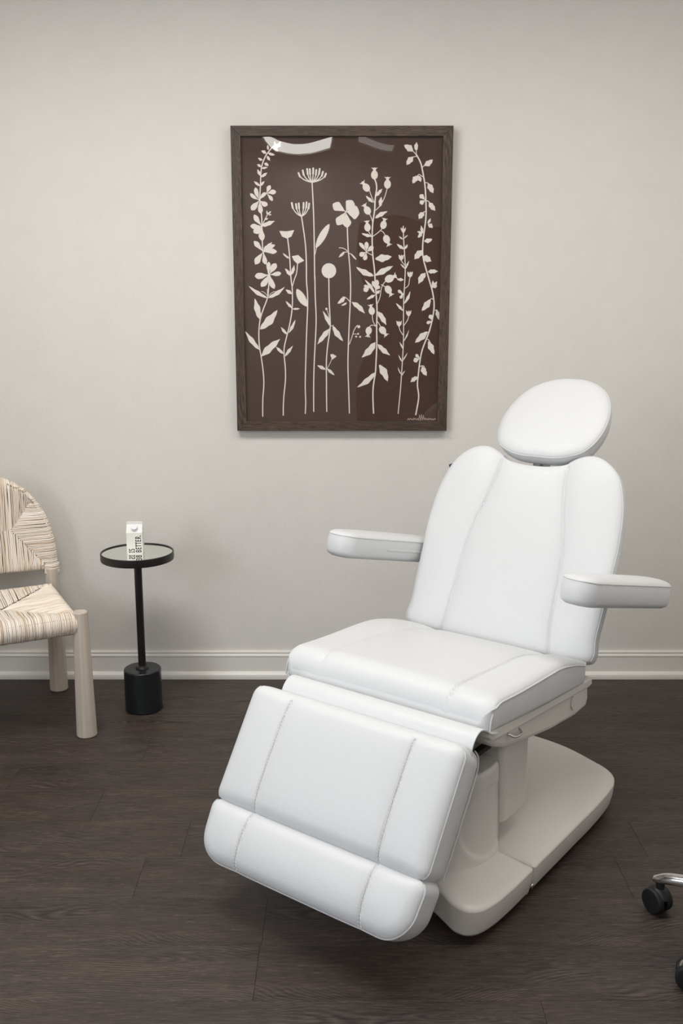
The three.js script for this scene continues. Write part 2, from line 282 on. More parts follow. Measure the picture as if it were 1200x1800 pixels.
// ---------------------------------------------------------------- treatment chair
{
  const W0 = 0.7, psi = rad(37), c = 0.906;
  const chair = thing('treatment_chair', 'white upholstered treatment chair with reclined back, headrest and dropped leg rest', 'treatment chair', [Math.cos(psi) * c - Math.sin(psi) * W0, 0, Math.sin(psi) * c + Math.cos(psi) * W0], -psi);
  const at = (m, h, w, a, u = 0) => { m.position.set(u, h, w - W0); m.rotation.x = rad(a); return m; };
  const seamPanel = (f) => (x, y) => Math.abs(x) < f(y) ? 'center_panel' : x < 0 ? 'side_panel1' : 'side_panel2';
  const line = (f, y0, y1, n = 24) => [-1, 1].map((s) => Array.from({ length: n + 1 }, (_, i) => { const y = lerp(y0, y1, i / n); return [s * f(y), y]; }));

  // moulded base: rear plate and front cover, on four small feet
  const half = [[0, 0.208], [0.12, 0.222], [0.225, 0.262], [0.272, 0.283], [0.305, 0.312], [0.324, 0.352], [0.333, 0.42], [0.337, 0.52], [0.337, 0.60], [0.337, 0.70], [0.337, 0.80], [0.337, 0.85], [0.337, 0.868], [0.335, 0.874], [0.328, 0.876], [0.31, 0.876], [0.25, 0.876], [0.15, 0.876], [0, 0.876]];
  const rearOut = [...half, ...half.slice(1, -1).reverse().map((p) => [-p[0], p[1]])].map((p) => [p[0], -(p[1] - W0)]).reverse();
  const frontHalf = [[0, 0.880], [0.15, 0.880], [0.25, 0.880], [0.31, 0.880], [0.328, 0.880], [0.335, 0.882], [0.337, 0.888], [0.337, 0.91], [0.337, 0.95], [0.336, 0.99], [0.331, 1.06], [0.318, 1.108], [0.295, 1.132], [0.262, 1.136], [0.225, 1.12], [0.17, 1.095], [0.10, 1.078], [0, 1.072]];
  const frontOut = [...frontHalf, ...frontHalf.slice(1, -1).reverse().map((p) => [-p[0], p[1]])].map((p) => [p[0], -(p[1] - W0)]).reverse();
  const plate = (name, out, cw, crown, label) => { const m = cushion(name, chair, { outline: spline(out, 300, true).slice(0, -1), core: 0.6, center: [0, -(cw - W0)], T: 0.066, edge: 0.03, drop: 0.011, puff: 0.002, bulge: 0.002, taper: 0.010, backR: 0.004, mat: M.plastic, K: 44, N: 300, crown }); m.position.y = 0.084; m.rotation.x = -Math.PI / 2; return m; };
  plate('base_plate', rearOut, 0.55, (x, y) => 0.014 * smooth(0.32, 0.12, Math.abs(x)) * smooth(0.5, 0.1, y));
  plate('base_cover', frontOut, 0.98, (x, y) => 0.012 * smooth(0.33, 0.22, Math.abs(x)));
  for (const [u, w] of [[-0.26, 0.36], [0.26, 0.36], [-0.27, 1.04], [0.27, 1.04]]) mesh('foot', cyl(0.022, 0.026, 0.02, u, 0.0006, w - W0, 20), M.rubber, chair);
  mesh('screw', new THREE.SphereGeometry(0.005, 14, 10).scale(0.6, 1, 1).translate(0.341, 0.05, 0.895 - W0), M.chrome, chair);

  // pedestal cover standing on the front of the base: flat at the rear, rounded to the front, a shallow dish on each side
  {
    const half = [[0, 1.105], [0.09, 1.10], [0.16, 1.075], [0.212, 1.035], [0.240, 0.985], [0.248, 0.93], [0.245, 0.89], [0.236, 0.878], [0, 0.878]];
    const prof = spline(half.slice(0, 7), 60, false), ring = [...prof, [0.240, 0.877], [0.11, 0.876], ...[[-0.11, 0.876], [-0.240, 0.877]], ...prof.slice(1).reverse().map((p) => [-p[0], p[1]])];
    const P = [], I = [], H = 44, n = ring.length, top = 0.338, bot = 0.090;
    for (let k = 0; k <= H; k++) {
      const t = k / H, y = lerp(bot, top, t);
      for (const [u, w] of ring) {
        let s = 1 - 0.035 * t - (t > 0.94 ? 0.03 * ((t - 0.94) / 0.06) ** 2 : 0), lean = -0.045 * t * smooth(0.93, 1.1, w);
        const dish = (w > 0.885) ? 0.006 * smooth(1, 0.85, Math.hypot((w - 0.935) / 0.105, (y - 0.205) / 0.095)) : 0;
        P.push(u * s - Math.sign(u) * dish, y, w + lean - W0);
      }
    }
    for (let k = 0; k < H; k++) for (let i = 0; i < n; i++) { const j = (i + 1) % n, a = k * n + i, b = k * n + j; I.push(a, a + n, b, b, a + n, b + n); }
    const cI = P.length / 3; P.push(0, top - 0.004, 0.97 - W0); for (let i = 0; i < n; i++) I.push(cI, H * n + (i + 1) % n, H * n + i);
    const g = new THREE.BufferGeometry(); g.setAttribute('position', new THREE.Float32BufferAttribute(P, 3)); g.setAttribute('uv', new THREE.Float32BufferAttribute(new Float32Array(P.length / 3 * 2), 2)); g.setIndex(I); g.computeVertexNormals();
    mesh('pedestal', g, M.plastic, chair);
  }
  // sliding housing that carries the seat
  {
    const out = roundPoly([[-0.240, 0.868, 0.02], [-0.240, 0.695, 0.06], [0.240, 0.695, 0.06], [0.240, 0.868, 0.02]].map((p) => [p[0], -(p[1] - W0), p[2]]));
    const g = new THREE.ExtrudeGeometry(new THREE.Shape(out.map((p) => new THREE.Vector2(p[0], p[1]))), { depth: 0.245, bevelEnabled: true, bevelThickness: 0.006, bevelSize: 0.006, bevelOffset: -0.006, bevelSegments: 3 });
    const m = mesh('lift_housing', g, M.plastic, chair); m.rotation.x = -Math.PI / 2; m.position.y = 0.168;
  }
  mesh('actuator', [rbox(0.02, 0.014, 0.20, 0.004, 0.205, 0.372, 0.985 - W0), rbox(0.34, 0.03, 0.03, 0.006, 0, 0.372, 0.90 - W0)], M.black, chair);
  // seat tray: rim under the cushion and tapered shell
  const tray = mesh('seat_tray', [
    profileX([[0.478, 0.437], [0.478, 0.416], [0.50, 0.414], [1.0, 0.455], [1.034, 0.461], [1.047, 0.473], [1.047, 0.488]].map((p) => [p[0] - W0, p[1]]), 0.588, 0.005),
    profileX([[0.485, 0.425], [0.478, 0.375], [0.49, 0.355], [0.56, 0.352], [0.70, 0.365], [0.86, 0.392], [0.955, 0.412], [1.0, 0.43], [1.03, 0.452], [1.04, 0.472]].map((p) => [p[0] - W0, p[1]]), 0.572, 0.012)], M.plastic, chair);
  mesh('pivot_cap', new THREE.CylinderGeometry(0.022, 0.024, 0.006, 36).rotateZ(Math.PI / 2).translate(0.287, 0.402, 0.575 - W0), M.plastic, tray);
  mesh('latch', tube([[0.268, 0.452, 0.945 - W0], [0.292, 0.442, 0.944 - W0], [0.298, 0.436, 0.935 - W0], [0.298, 0.432, 0.90 - W0], [0.292, 0.434, 0.892 - W0], [0.268, 0.444, 0.89 - W0]], 0.0034, 40, 8), M.chrome, chair);

  // seat cushion
  {
    const L = 0.555, hw = 0.296, f = (y) => 0.185 - 0.012 * smooth(0.2, 0.5, y);
    const out = roundPoly([[-hw, 0, 0.03], [hw, 0, 0.03], [hw + 0.004, L * 0.5, 0.5], [hw, L, 0.05], [-hw, L, 0.05], [-hw - 0.004, L * 0.5, 0.5]]);
    const eside = (d) => 0.010 * Math.sqrt(1 - (1 - Math.min(1, d / 0.024)) ** 2);
    const m = cushion('seat_cushion', chair, {
      outline: out, core: 0.3, center: [0, L / 2], T: 0.062, mat: M.leather, N: 380, K: 84, puff: 0.010, rect: [hw, -0.2, L], soft: 0.05, bulge: 0.0015, backR: 0.006,
      edgeFn: (x, y) => { const q = Math.max(0, Math.min(1, y / 0.055)), dS = Math.max(0, Math.min(hw - Math.abs(x), L - y)); return eside(dS) - 0.054 * (1 - Math.sqrt(1 - (1 - q) ** 2)); },
      crown: (x, y) => -0.022 * smooth(0.33, 0.56, y) + 0.004 * Math.sin(Math.PI * y / L) + 0.012 * smooth(0.17, 0.24, Math.abs(x)) * smooth(0.10, 0.40, y) * smooth(0.60, 0.45, y),
      seams: line(f, 0.001, L - 0.01).map((pts) => ({ pts, depth: 0.0035, w: 0.0035, valley: 0.004, vw: 0.02 })), panel: seamPanel(f),
      pipe: (x, y) => Math.abs(x) > hw - 0.02 && y > 0.012 && y < L - 0.02, pipeR: 0.0022,
    });
    at(m, 0.547, 1.05, -95.4);
    for (const s of [-1, 1]) mesh('corner_piping', tube([[s * 0.293, 0.020, -0.016], [s * 0.294, 0.012, -0.030], [s * 0.294, 0.008, -0.060]], 0.0022, 12, 7), M.leather, m);
  }
  // leatherette flap between the seat and the leg rest
  {
    const prof = spline([[1.018, 0.478], [1.048, 0.487], [1.075, 0.505], [1.098, 0.512], [1.118, 0.505], [1.134, 0.486], [1.138, 0.466]], 28, false), th = 0.0035;
    const inner = prof.map((p, i) => { const a = prof[Math.max(0, i - 1)], b = prof[Math.min(prof.length - 1, i + 1)], l = Math.hypot(b[0] - a[0], b[1] - a[1]); return [p[0] + (b[1] - a[1]) / l * th, p[1] - (b[0] - a[0]) / l * th]; }).reverse();
    mesh('flap', profileX([...prof, ...inner].map((p) => [p[0] - W0, p[1]]), 0.535, 0.0008, -0.235), M.leather, chair);
  }
  // leg rest, two padded sections
  const zig = 0.5;
  {
    const L = 0.288, hw = 0.298, f = () => 0.176;
    const out = roundPoly([[-hw, 0, 0.025], [hw, 0, 0.025], [hw + 0.002, L, 0.03], [-hw - 0.002, L, 0.03]]);
    const m = cushion('leg_rest', chair, { outline: out, core: 0.5, center: [0, L / 2], T: 0.078, mat: M.leather, N: 360, K: 80, edge: 0.03, drop: 0.014, puff: 0.014, rect: [hw, 0, L], bulge: 0.004, backR: 0.02,
      seams: line(f, 0.001, L - 0.02).map((pts) => ({ pts, depth: 0.003, w: 0.003, valley: 0.008, vw: 0.022, stitch: [-0.003, 0.003], zig })), panel: seamPanel(f), stitch: M.thread, pipe: (x, y) => Math.abs(x) > hw - 0.014, pipeR: 0.0022 });
    at(m, 0.250, 1.306, -33);
    // seam where the back cover meets the side
    for (const s of [-1, 1]) mesh('back_seam', tube([[s * 0.300, 0.012, -0.066], [s * 0.302, L * 0.5, -0.067], [s * 0.302, L - 0.03, -0.064], [s * 0.301, L - 0.008, -0.05], [s * 0.30, L - 0.001, -0.03]], 0.0018, 30, 6), M.leather, m);
  }
  {
    const L = 0.138, hw = 0.303, f = () => 0.177;
    const out = roundPoly([[-hw + 0.012, 0, 0.075], [hw - 0.012, 0, 0.075], [hw, L, 0.025], [-hw, L, 0.025]], 14);
    const m = cushion('foot_rest', chair, { outline: out, core: 0.75, center: [0, L / 2], T: 0.082, mat: M.leather, N: 360, K: 70, edge: 0.028, drop: 0.012, puff: 0.024, rect: [hw, 0, L], bulge: 0.004, backR: 0.028,
      seams: line(f, 0.006, L - 0.004, 14).map((pts) => ({ pts, depth: 0.003, w: 0.003, valley: 0.008, vw: 0.022, stitch: [-0.003, 0.003], zig })), panel: seamPanel(f), stitch: M.thread, pipe: (x, y) => y < L - 0.004, pipeR: 0.0026 });
    at(m, 0.132, 1.374, -30);
  }
  // backrest with two bolsters and a dip for the headrest
  {
    const half = [[0, 0.506], [0.05, 0.509], [0.09, 0.519], [0.125, 0.538], [0.16, 0.549], [0.19, 0.547], [0.225, 0.530], [0.258, 0.496], [0.278, 0.450], [0.291, 0.395], [0.298, 0.31], [0.296, 0.22], [0.293, 0.12], [0.291, 0.05]];
    const h2 = [...half, [0.296, 0.008], [0.288, -0.012], [0.25, -0.02], [0.12, -0.022], [0, -0.022]];
    const full = [...h2, ...h2.slice(1, -1).reverse().map((p) => [-p[0], p[1]])].reverse();
    const f = (y) => y > 0.5 ? 0.105 : lerp(0.105, 0.187, 1 - smooth(-0.25, 0.52, y)) + 0.022 * Math.sin(Math.PI * smooth(0, 0.52, y));
    const m = cushion('backrest', chair, { outline: spline(full, 320, true).slice(0, -1), center: [0, 0.26], T: 0.06, mat: M.leather, N: 420, K: 90, edge: 0.022, drop: 0.009, puff: 0.010, bulge: 0.006, taper: 0.012, backR: 0.02,
      seams: line(f, -0.02, 0.512, 40).map((pts) => ({ pts, depth: 0.003, w: 0.0035, valley: 0.012, vw: 0.028 })), panel: seamPanel(f), pipe: (x, y) => y > -0.01 && Math.abs(x) > 0.1, pipeR: 0.0021 });
    at(m, 0.492, 0.488, -24.5);
    mesh('care_tag', rbox(0.022, 0.018, 0.0012, 0.0005).rotateZ(rad(-62)).translate(-0.272, 0.478, -0.012), M.tag, m);
  }
  // headrest and its steel bracket
  {
    const half = [[0, -0.028], [0.06, -0.026], [0.10, -0.014], [0.132, 0.006], [0.153, 0.042], [0.163, 0.09], [0.161, 0.14], [0.147, 0.19], [0.119, 0.234], [0.08, 0.263], [0.035, 0.278], [0, 0.280]];
    const full = [...half, ...half.slice(1, -1).reverse().map((p) => [-p[0], p[1]])];
    const m = cushion('headrest', chair, { outline: spline(full, 240, true).slice(0, -1), center: [0, 0.125], T: 0.058, mat: M.leather, N: 260, K: 56, edge: 0.03, drop: 0.010, puff: 0.016, bulge: 0.004, taper: 0.012, backR: 0.02, pipe: () => true, pipeR: 0.0019 });
    at(m, 0.999, 0.259, -48, 0.008);
    mesh('headrest_bracket', [rbox(0.055, 0.05, 0.006, 0.002, 0, 0.955, 0.225 - W0), ...[-1, 1].map((s) => new THREE.CylinderGeometry(0.006, 0.006, 0.09, 16).rotateX(rad(-24)).translate(s * 0.03 + 0.03, 0.955, 0.222 - W0)), new THREE.CylinderGeometry(0.009, 0.009, 0.06, 18).rotateZ(Math.PI / 2).translate(0.03, 0.968, 0.232 - W0)], M.chrome, chair);
  }
  // armrests
  for (const [u, h, w, len] of [[0.304, 0.750, 0.657, 0.43], [-0.412, 0.768, 0.686, 0.43]]) {
    const pivot = new THREE.Group(); pivot.name = 'armrest'; chair.add(pivot); pivot.position.set(u, h, w - W0); pivot.rotation.y = rad(-10);
    const hw = 0.051, out = roundPoly([[-hw, 0, 0.045], [hw, 0, 0.045], [hw, len, 0.045], [-hw, len, 0.045]], 10);
    const m = cushion('armrest_pad', pivot, { outline: out, core: 0, center: [0, len / 2], T: 0.062, mat: M.leather, N: 280, K: 40, edge: 0.03, drop: 0.010, puff: 0.010, rect: [hw, 0, len], bulge: 0.003, backR: 0.016, pipe: () => true, pipeR: 0.0014 });
    m.rotation.x = rad(-102.5);
    if (u < 0) mesh('zip_placket', rbox(0.004, 0.16, 0.007, 0.0018).translate(0.053, 0.25, -0.030), M.leather, pivot).rotation.x = rad(-102.5);
    const b = mesh('armrest_bracket', new THREE.CylinderGeometry(0.012, 0.012, 0.10, 20).rotateZ(Math.PI / 2).translate(u > 0 ? -0.06 : 0.06, 0, 0), M.brushed, pivot); b.position.set(0, -0.03 - (u > 0 ? 0.36 : 0.385) * 0.2164, -(u > 0 ? 0.36 : 0.385) * 0.976);
  }
}

// ---------------------------------------------------------------- framed botanical print
const ART_W = 1000, ART_H = 1410;
const ART_STEMS = [[6,183,38,163,45,142,69,122,93,105,132,98,170,96,229,89,302,100,376,99,426,100,486,101,551,121,607,130,668,133,667,129,713,126,754,120,785,95,842,79,894,73,962,76,1026,84,1069,94,1149,97,1219,87,1295,87,1380],[4,102,421,112,396,131,366],[3,123,769,107,746,92,745],[3,123,767,121,733],[3,128,767,144,746,162,746],[6,227,483,236,551,240,648,244,707,248,718,249,780,247,832,236,899,219,963,202,1026,202,1069,209,1133,208,1203,195,1295,194,1375],[5,276,607,272,658,261,677,249,718],[6,298,381,315,486,321,587,320,707,324,728,327,806,318,963,313,1122,309,1230,313,1312,309,1366],[6,352,219,358,337,361,486,362,707,363,651,364,780,370,884,362,1015,356,1122,353,1230,353,1355],[4,327,829,319,811],[4,364,564,374,521],[6,433,676,434,682,434,780,440,884,441,931,426,1016,419,1095,420,1176,420,1284,421,1355],[3,437,894,430,847,421,832],[3,443,918,458,914],[3,423,1133,439,1111,447,1085],[6,527,431,530,536,538,597,545,707,543,796,538,884,533,1016,530,1122,536,1257,539,1364],[4,532,557,556,562,571,587],[4,527,547,511,529,486,531],[4,527,552,506,552],[4,543,801,525,772,504,772],[4,538,1010,554,968,561,936,578,914],[3,556,957,578,959],[7,661,200,677,229,665,288,664,352,653,411,651,486,654,562,665,638,669,707,672,744,680,832,677,921,680,1016,675,1111,674,1154,662,1219,660,1284,665,1364],[4,664,318,647,288,637,256],[4,664,352,709,323,726,239],[4,653,407,648,382,635,364],[4,651,481,632,449],[4,654,476,697,449,702,434],[4,697,449,711,454,716,471],[4,680,806,695,780,700,713,723,693],[4,700,711,721,723],[4,678,921,652,900,656,858],[4,678,921,649,905,641,923],[4,681,895,691,905,700,926],[4,623,552,652,567],[5,807,427,809,486,815,552,821,628,818,707,814,780,814,884,817,973,812,1095,807,1176,805,1230,793,1366],[4,799,591,803,602,817,615],[4,845,674,841,689,839,720,819,730],[4,841,867,839,889,816,916],[4,792,920,795,942,815,965],[7,867,87,889,118,900,167,913,230,919,313,921,387,912,452,905,517,907,577,926,638,948,708,960,744,972,811,963,884,944,958,913,1032,901,1096,895,1165,889,1219,901,1273,893,1328,885,1372],[4,867,87,848,68],[4,867,87,866,66],[4,871,94,848,98],[4,899,145,910,135],[4,904,193,891,184,878,177,874,191],[4,913,218,930,218,935,230],[4,919,306,931,301,939,318],[4,919,355,910,355,902,365],[4,963,784,953,775,946,791],[4,975,840,983,832,988,843],[4,946,952,935,944,922,950],[4,939,984,950,989,954,1005],[4,900,1125,918,1113,926,1125]];
const ART_LEAVES = [[158,50,203,46,16,0],[173,41,168,24,10,0],[188,41,199,27,12,0],[163,55,188,72,15,0],[137,65,135,41,10,0],[135,79,170,88,13,0],[127,81,102,69,15,0],[131,93,145,115,14,0],[108,113,86,102,12,0],[116,127,138,139,15,0],[100,144,80,133,13,0],[102,151,133,146,10,0],[95,185,82,156,14,0],[99,192,130,171,14,0],[93,234,63,212,13,0],[97,234,116,212,12,0],[89,302,70,241,22,1],[89,302,43,270,18,1],[89,302,47,349,29,1],[89,302,95,366,25,1],[89,302,129,327,26,1],[89,302,123,265,19,1],[125,270,144,231,21,1],[125,270,173,261,24,1],[125,270,155,305,18,1],[99,426,61,371,25,1],[99,426,41,426,26,1],[99,426,57,458,32,1],[99,426,100,498,30,1],[99,426,164,401,21,0],[115,394,131,389,9,0],[128,371,124,351,8,0],[131,369,147,354,8,0],[133,372,149,371,7,0],[104,551,58,498,25,1],[104,551,173,549,25,1],[104,551,62,612,30,1],[104,551,113,612,24,1],[107,536,164,517,30,0],[104,551,149,503,21,0],[133,663,59,670,32,1],[133,663,131,599,22,1],[133,663,168,607,30,1],[133,663,193,655,23,1],[133,656,90,722,30,1],[133,656,157,732,27,1],[120,777,27,718,19,0],[125,777,210,723,20,0],[81,884,57,780,30,0],[82,934,171,838,39,0],[75,1037,5,944,24,0],[85,1071,183,983,35,0],[236,584,201,556,10,0],[240,668,213,632,16,0],[244,663,259,615,15,0],[246,757,215,736,17,0],[247,829,214,793,13,0],[249,832,287,831,10,0],[219,960,188,923,14,0],[228,952,262,886,15,0],[199,1058,161,1022,15,0],[207,1071,248,1018,16,0],[322,819,271,733,41,2],[369,531,437,416,36,2],[440,918,403,842,17,0],[437,931,374,1010,25,0],[453,918,506,994,26,0],[415,1138,373,1117,17,0],[423,1133,462,1168,15,0],[519,357,553,303,50,1],[519,357,587,364,62,1],[519,357,527,434,42,1],[519,357,454,320,44,1],[519,357,476,421,41,1],[545,559,571,590,8,0],[514,551,483,578,13,0],[551,798,617,855,25,0],[517,772,477,806,20,0],[525,801,496,815,10,0],[670,283,701,247,16,0],[691,332,696,286,19,0],[655,313,619,281,15,0],[666,387,727,355,20,0],[649,476,598,461,15,0],[668,585,751,574,35,0],[660,668,572,625,27,0],[668,666,758,620,27,0],[623,552,587,506,18,1],[623,552,623,501,22,1],[623,552,658,524,24,1],[623,552,588,569,25,1],[623,552,613,592,23,1],[666,754,616,687,16,0],[669,762,625,785,15,0],[672,754,694,740,16,0],[683,845,727,913,26,0],[671,1000,602,1077,34,0],[684,1010,748,1066,25,0],[693,1114,737,1200,35,0],[672,1154,579,1230,27,0],[643,718,611,744,26,1],[643,718,611,718,16,1],[672,739,655,693,21,1],[672,739,679,687,23,1],[672,739,692,718,19,1],[808,459,794,432,9,0],[809,459,820,432,9,0],[809,456,807,424,7,0],[806,489,786,475,8,0],[812,486,832,469,6,0],[812,537,776,512,15,0],[815,537,830,514,12,0],[818,633,795,610,8,0],[823,633,839,595,9,0],[812,688,778,685,15,0],[817,806,847,744,14,0],[812,842,775,803,13,0],[817,995,843,937,7,0],[816,1037,795,997,8,0],[813,1095,837,1053,6,0],[812,1101,791,1063,7,0],[808,1165,789,1125,6,0],[809,1171,826,1144,6,0],[813,757,784,739,16,1],[813,757,795,780,16,1],[813,757,800,760,13,1],[799,593,786,564,13,0],[799,593,799,564,13,0],[799,593,812,564,13,0],[845,676,832,646,13,0],[845,676,845,646,13,0],[845,676,858,646,13,0],[841,869,827,839,13,0],[841,869,841,839,13,0],[841,869,854,839,13,0],[792,921,778,891,13,0],[792,921,792,891,13,0],[792,921,805,891,13,0],[850,70,806,42,30,0],[866,68,868,28,19,0],[851,97,819,135,27,0],[907,138,949,110,26,0],[875,186,851,222,26,0],[878,186,892,215,19,0],[927,223,954,269,27,0],[934,313,966,352,25,0],[909,360,884,392,26,0],[929,414,944,388,12,0],[931,417,955,434,21,0],[904,462,896,423,14,0],[904,457,877,452,12,0],[901,459,881,482,17,0],[913,499,954,489,22,0],[902,543,865,587,31,0],[909,572,951,597,31,0],[934,648,986,646,21,0],[915,301,887,276,23,1],[915,301,888,318,23,1],[922,654,888,708,29,0],[959,729,960,690,14,0],[962,724,981,695,15,0],[962,724,983,718,15,0],[950,785,907,842,30,0],[982,836,996,887,20,0],[938,947,875,1002,31,0],[944,995,975,1061,28,0],[914,1122,938,1171,27,0],[891,1176,855,1203,22,0],[964,892,947,861,22,1],[964,892,932,904,17,1],[903,1081,879,1061,17,1],[903,1081,869,1096,25,1]];
const ART_PODS = [[661,182,17,0,-1],[726,226,17,0,-1],[621,242,17,-0.6,-0.8],[627,351,17,-0.5,-0.85],[628,432,16,-0.1,-1],[708,420,16,0.2,-1],[724,489,17,0.4,0.9],[740,682,19,0.9,-0.4],[735,736,17,0.5,0.85],[652,842,16,-0.2,-1],[637,941,16,-0.15,1],[708,939,17,0.6,0.8]];
const ART_CUPS = [[189,451,222,453,258,447,245,475,224,484,201,475],[250,573,279,568,307,593,276,608,259,592],[442,1063,453,1061,470,1071,450,1086]];
const ART_DOTS = [[434,643,36],[421,832,6],[586,921,8],[583,957,5],[573,971,5],[593,972,5]];
const ART_FANS = [[298,379,250,315],[298,379,271,320],[298,379,285,317],[298,379,309,315],[298,379,324,312],[298,379,337,318],[352,217,285,173],[352,217,306,161],[352,217,328,154],[352,217,341,155],[352,217,358,151],[352,217,373,159],[352,217,390,154],[352,217,406,167],[352,217,421,176]];
const ART_SIG = [842,1401,847,1391,852,1400,857,1390,862,1399,867,1393,872,1401,876,1389,881,1398,886,1392,891,1401,896,1391,901,1401,905,1373,911,1403,915,1371,921,1401,925,1375,930,1399,935,1389,940,1400,945,1392,950,1401,954,1390,960,1399,964,1391,969,1400,974,1393,979,1401,984,1391,989,1398];
{
  const cv = document.createElement('canvas'), k = 1.4; cv.width = ART_W * k; cv.height = ART_H * k;
  const g = cv.getContext('2d'); g.fillStyle = 'rgb(69,48,40)'; g.fillRect(0, 0, cv.width, cv.height); g.scale(k, k);
  g.fillStyle = g.strokeStyle = 'rgb(226,219,210)'; g.lineCap = g.lineJoin = 'round';
  const r = rng(77);
  const curve = (p, w) => { g.lineWidth = w; g.beginPath(); g.moveTo(p[0], p[1]); const n = p.length / 2; for (let i = 1; i < n - 1; i++) { const mx = (p[2 * i] + p[2 * i + 2]) / 2, my = (p[2 * i + 1] + p[2 * i + 3]) / 2; g.quadraticCurveTo(p[2 * i], p[2 * i + 1], i === n - 2 ? p[2 * i + 2] : mx, i === n - 2 ? p[2 * i + 3] : my); } if (n === 2) g.lineTo(p[2], p[3]); g.stroke(); };
  for (const [w, ...p] of ART_STEMS) curve(p, w);
  const blade = (x1, y1, x2, y2, w, type) => {                       // 0 leaf, 1 petal, 2 serrated leaf
    const L = Math.hypot(x2 - x1, y2 - y1) || 1, tx = (x2 - x1) / L, ty = (y2 - y1) / L, bend = (r() - 0.5) * 0.12 * L, n = 22, A = [], B = [];
    for (let i = 0; i <= n; i++) {
      const t = i / n; let hw = type === 1 ? 0.5 * w * Math.pow(Math.sin(Math.PI * Math.min(1, Math.pow(0.03 + 0.97 * t, 1.9))), 0.8) : 0.5 * w * Math.pow(Math.sin(Math.PI * Math.pow(t, 0.85)), 0.9);
      if (type === 2) hw = 0.5 * w * Math.pow(Math.sin(Math.PI * t), 0.6) * (0.86 + 0.2 * (i % 2)); else hw *= 1 + (type === 1 ? 0.05 : 0.13) * Math.sin(t * 15 + x1);
      hw = Math.max(hw, t < 0.3 ? 1.6 : 0.6); const off = bend * Math.sin(Math.PI * t), px = x1 + tx * L * t - ty * off, py = y1 + ty * L * t + tx * off;
      A.push([px - ty * hw, py + tx * hw]); B.push([px + ty * hw, py - tx * hw]);
    }
    g.beginPath(); A.concat(B.reverse()).forEach((p, i) => i ? g.lineTo(...p) : g.moveTo(...p)); g.closePath(); g.fill();
  };
  for (const l of ART_LEAVES) blade(...l);
  for (const [x1, y1, x2, y2] of ART_FANS) { const dx = x2 - x1, dy = y2 - y1; g.lineWidth = 5; g.beginPath(); g.moveTo(x1, y1); g.quadraticCurveTo(x1 + dx * 0.85, y1 + dy * 0.22, x2, y2); g.stroke(); g.lineWidth = 9; g.beginPath(); g.moveTo(x1 + dx * 0.90, y1 + dy * 0.62); g.lineTo(x2, y2); g.stroke(); }
  for (const [x, y, R, dx, dy] of ART_PODS) {
    g.save(); g.translate(x, y); g.rotate(Math.atan2(dy, dx) + Math.PI / 2); g.beginPath(); g.ellipse(0, 0, R, R * 1.25, 0, 0, 7); g.fill();
    g.beginPath(); g.moveTo(-R * 0.45, -R * 1.0); g.lineTo(-R * 0.4, -R * 1.5); g.lineTo(-R * 1.0, -R * 2.1); g.lineTo(-R * 0.3, -R * 1.95); g.lineTo(0, -R * 2.15); g.lineTo(R * 0.3, -R * 1.95); g.lineTo(R * 1.0, -R * 2.1); g.lineTo(R * 0.4, -R * 1.5); g.lineTo(R * 0.45, -R * 1.0); g.closePath(); g.fill(); g.restore();
  }
  for (const p of ART_CUPS) { g.beginPath(); for (let i = 0; i < p.length; i += 2) i ? g.lineTo(p[i], p[i + 1]) : g.moveTo(p[i], p[i + 1]); g.closePath(); g.fill(); g.lineWidth = 4; g.stroke(); }
  for (const [x, y, R] of ART_DOTS) { g.beginPath(); const n = R > 20 ? 44 : 14; for (let i = 0; i < n; i++) { const q = R * (1 + (R > 20 ? 0.05 * (i % 2) : 0)), a = i / n * 2 * Math.PI; i ? g.lineTo(x + q * Math.cos(a), y + q * Math.sin(a)) : g.moveTo(x + q, y); } g.closePath(); g.fill(); }
  g.strokeStyle = 'rgb(176,158,146)'; g.lineWidth = 3; g.beginPath(); for (let i = 0; i < ART_SIG.length; i += 2) g.lineTo(ART_SIG[i], ART_SIG[i + 1]); g.stroke();
  const tex = new THREE.CanvasTexture(cv); tex.colorSpace = THREE.SRGBColorSpace; tex.anisotropy = 8;

  const W = 0.757, H = 1.042, fw = 0.0335, D = 0.028;
  const pic = thing('framed_print', 'dark wood framed print of white wildflowers on brown, hung on the wall', 'picture', [0.0015, 0.957, 0.004]);
  pic.rotation.x = rad(0.4);                                         // hangs leaning forward a little, base resting on the wall
  const bar = (len) => { const s = new THREE.Shape([[-len / 2, 0], [len / 2, 0], [len / 2 - fw, fw], [-len / 2 + fw, fw]].map((p) => new THREE.Vector2(...p))); const g2 = new THREE.ExtrudeGeometry(s, { depth: D - 0.002, bevelEnabled: true, bevelThickness: 0.001, bevelSize: 0.001, bevelOffset: -0.001, bevelSegments: 2 }); const p = g2.attributes.position, uv = new Float32Array(p.count * 2); for (let i = 0; i < p.count; i++) { uv[2 * i] = p.getX(i) / 1.22; uv[2 * i + 1] = (p.getY(i) + p.getZ(i)) / 0.18; } g2.setAttribute('uv', new THREE.BufferAttribute(uv, 2)); return g2; };
  mesh('frame_bar', bar(W), M.frame, pic); { const m = mesh('frame_bar', bar(W), M.frame, pic); m.rotation.z = Math.PI; m.position.y = H; }
  for (const s of [-1, 1]) { const m = mesh('frame_bar', bar(H), M.frame, pic); m.rotation.z = s * Math.PI / 2; m.position.set(s * W / 2, H / 2, 0); }
  const iw = W - 2 * fw + 0.004, ih = H - 2 * fw + 0.004;
  const print = mesh('print', new THREE.PlaneGeometry(iw, ih), new THREE.MeshStandardMaterial({ map: tex, roughness: 0.9 }), pic); print.position.set(0, H / 2, 0.014);
  mesh('backing_board', box(iw, ih, 0.004, 0, H / 2, 0.0115), M.black, pic);
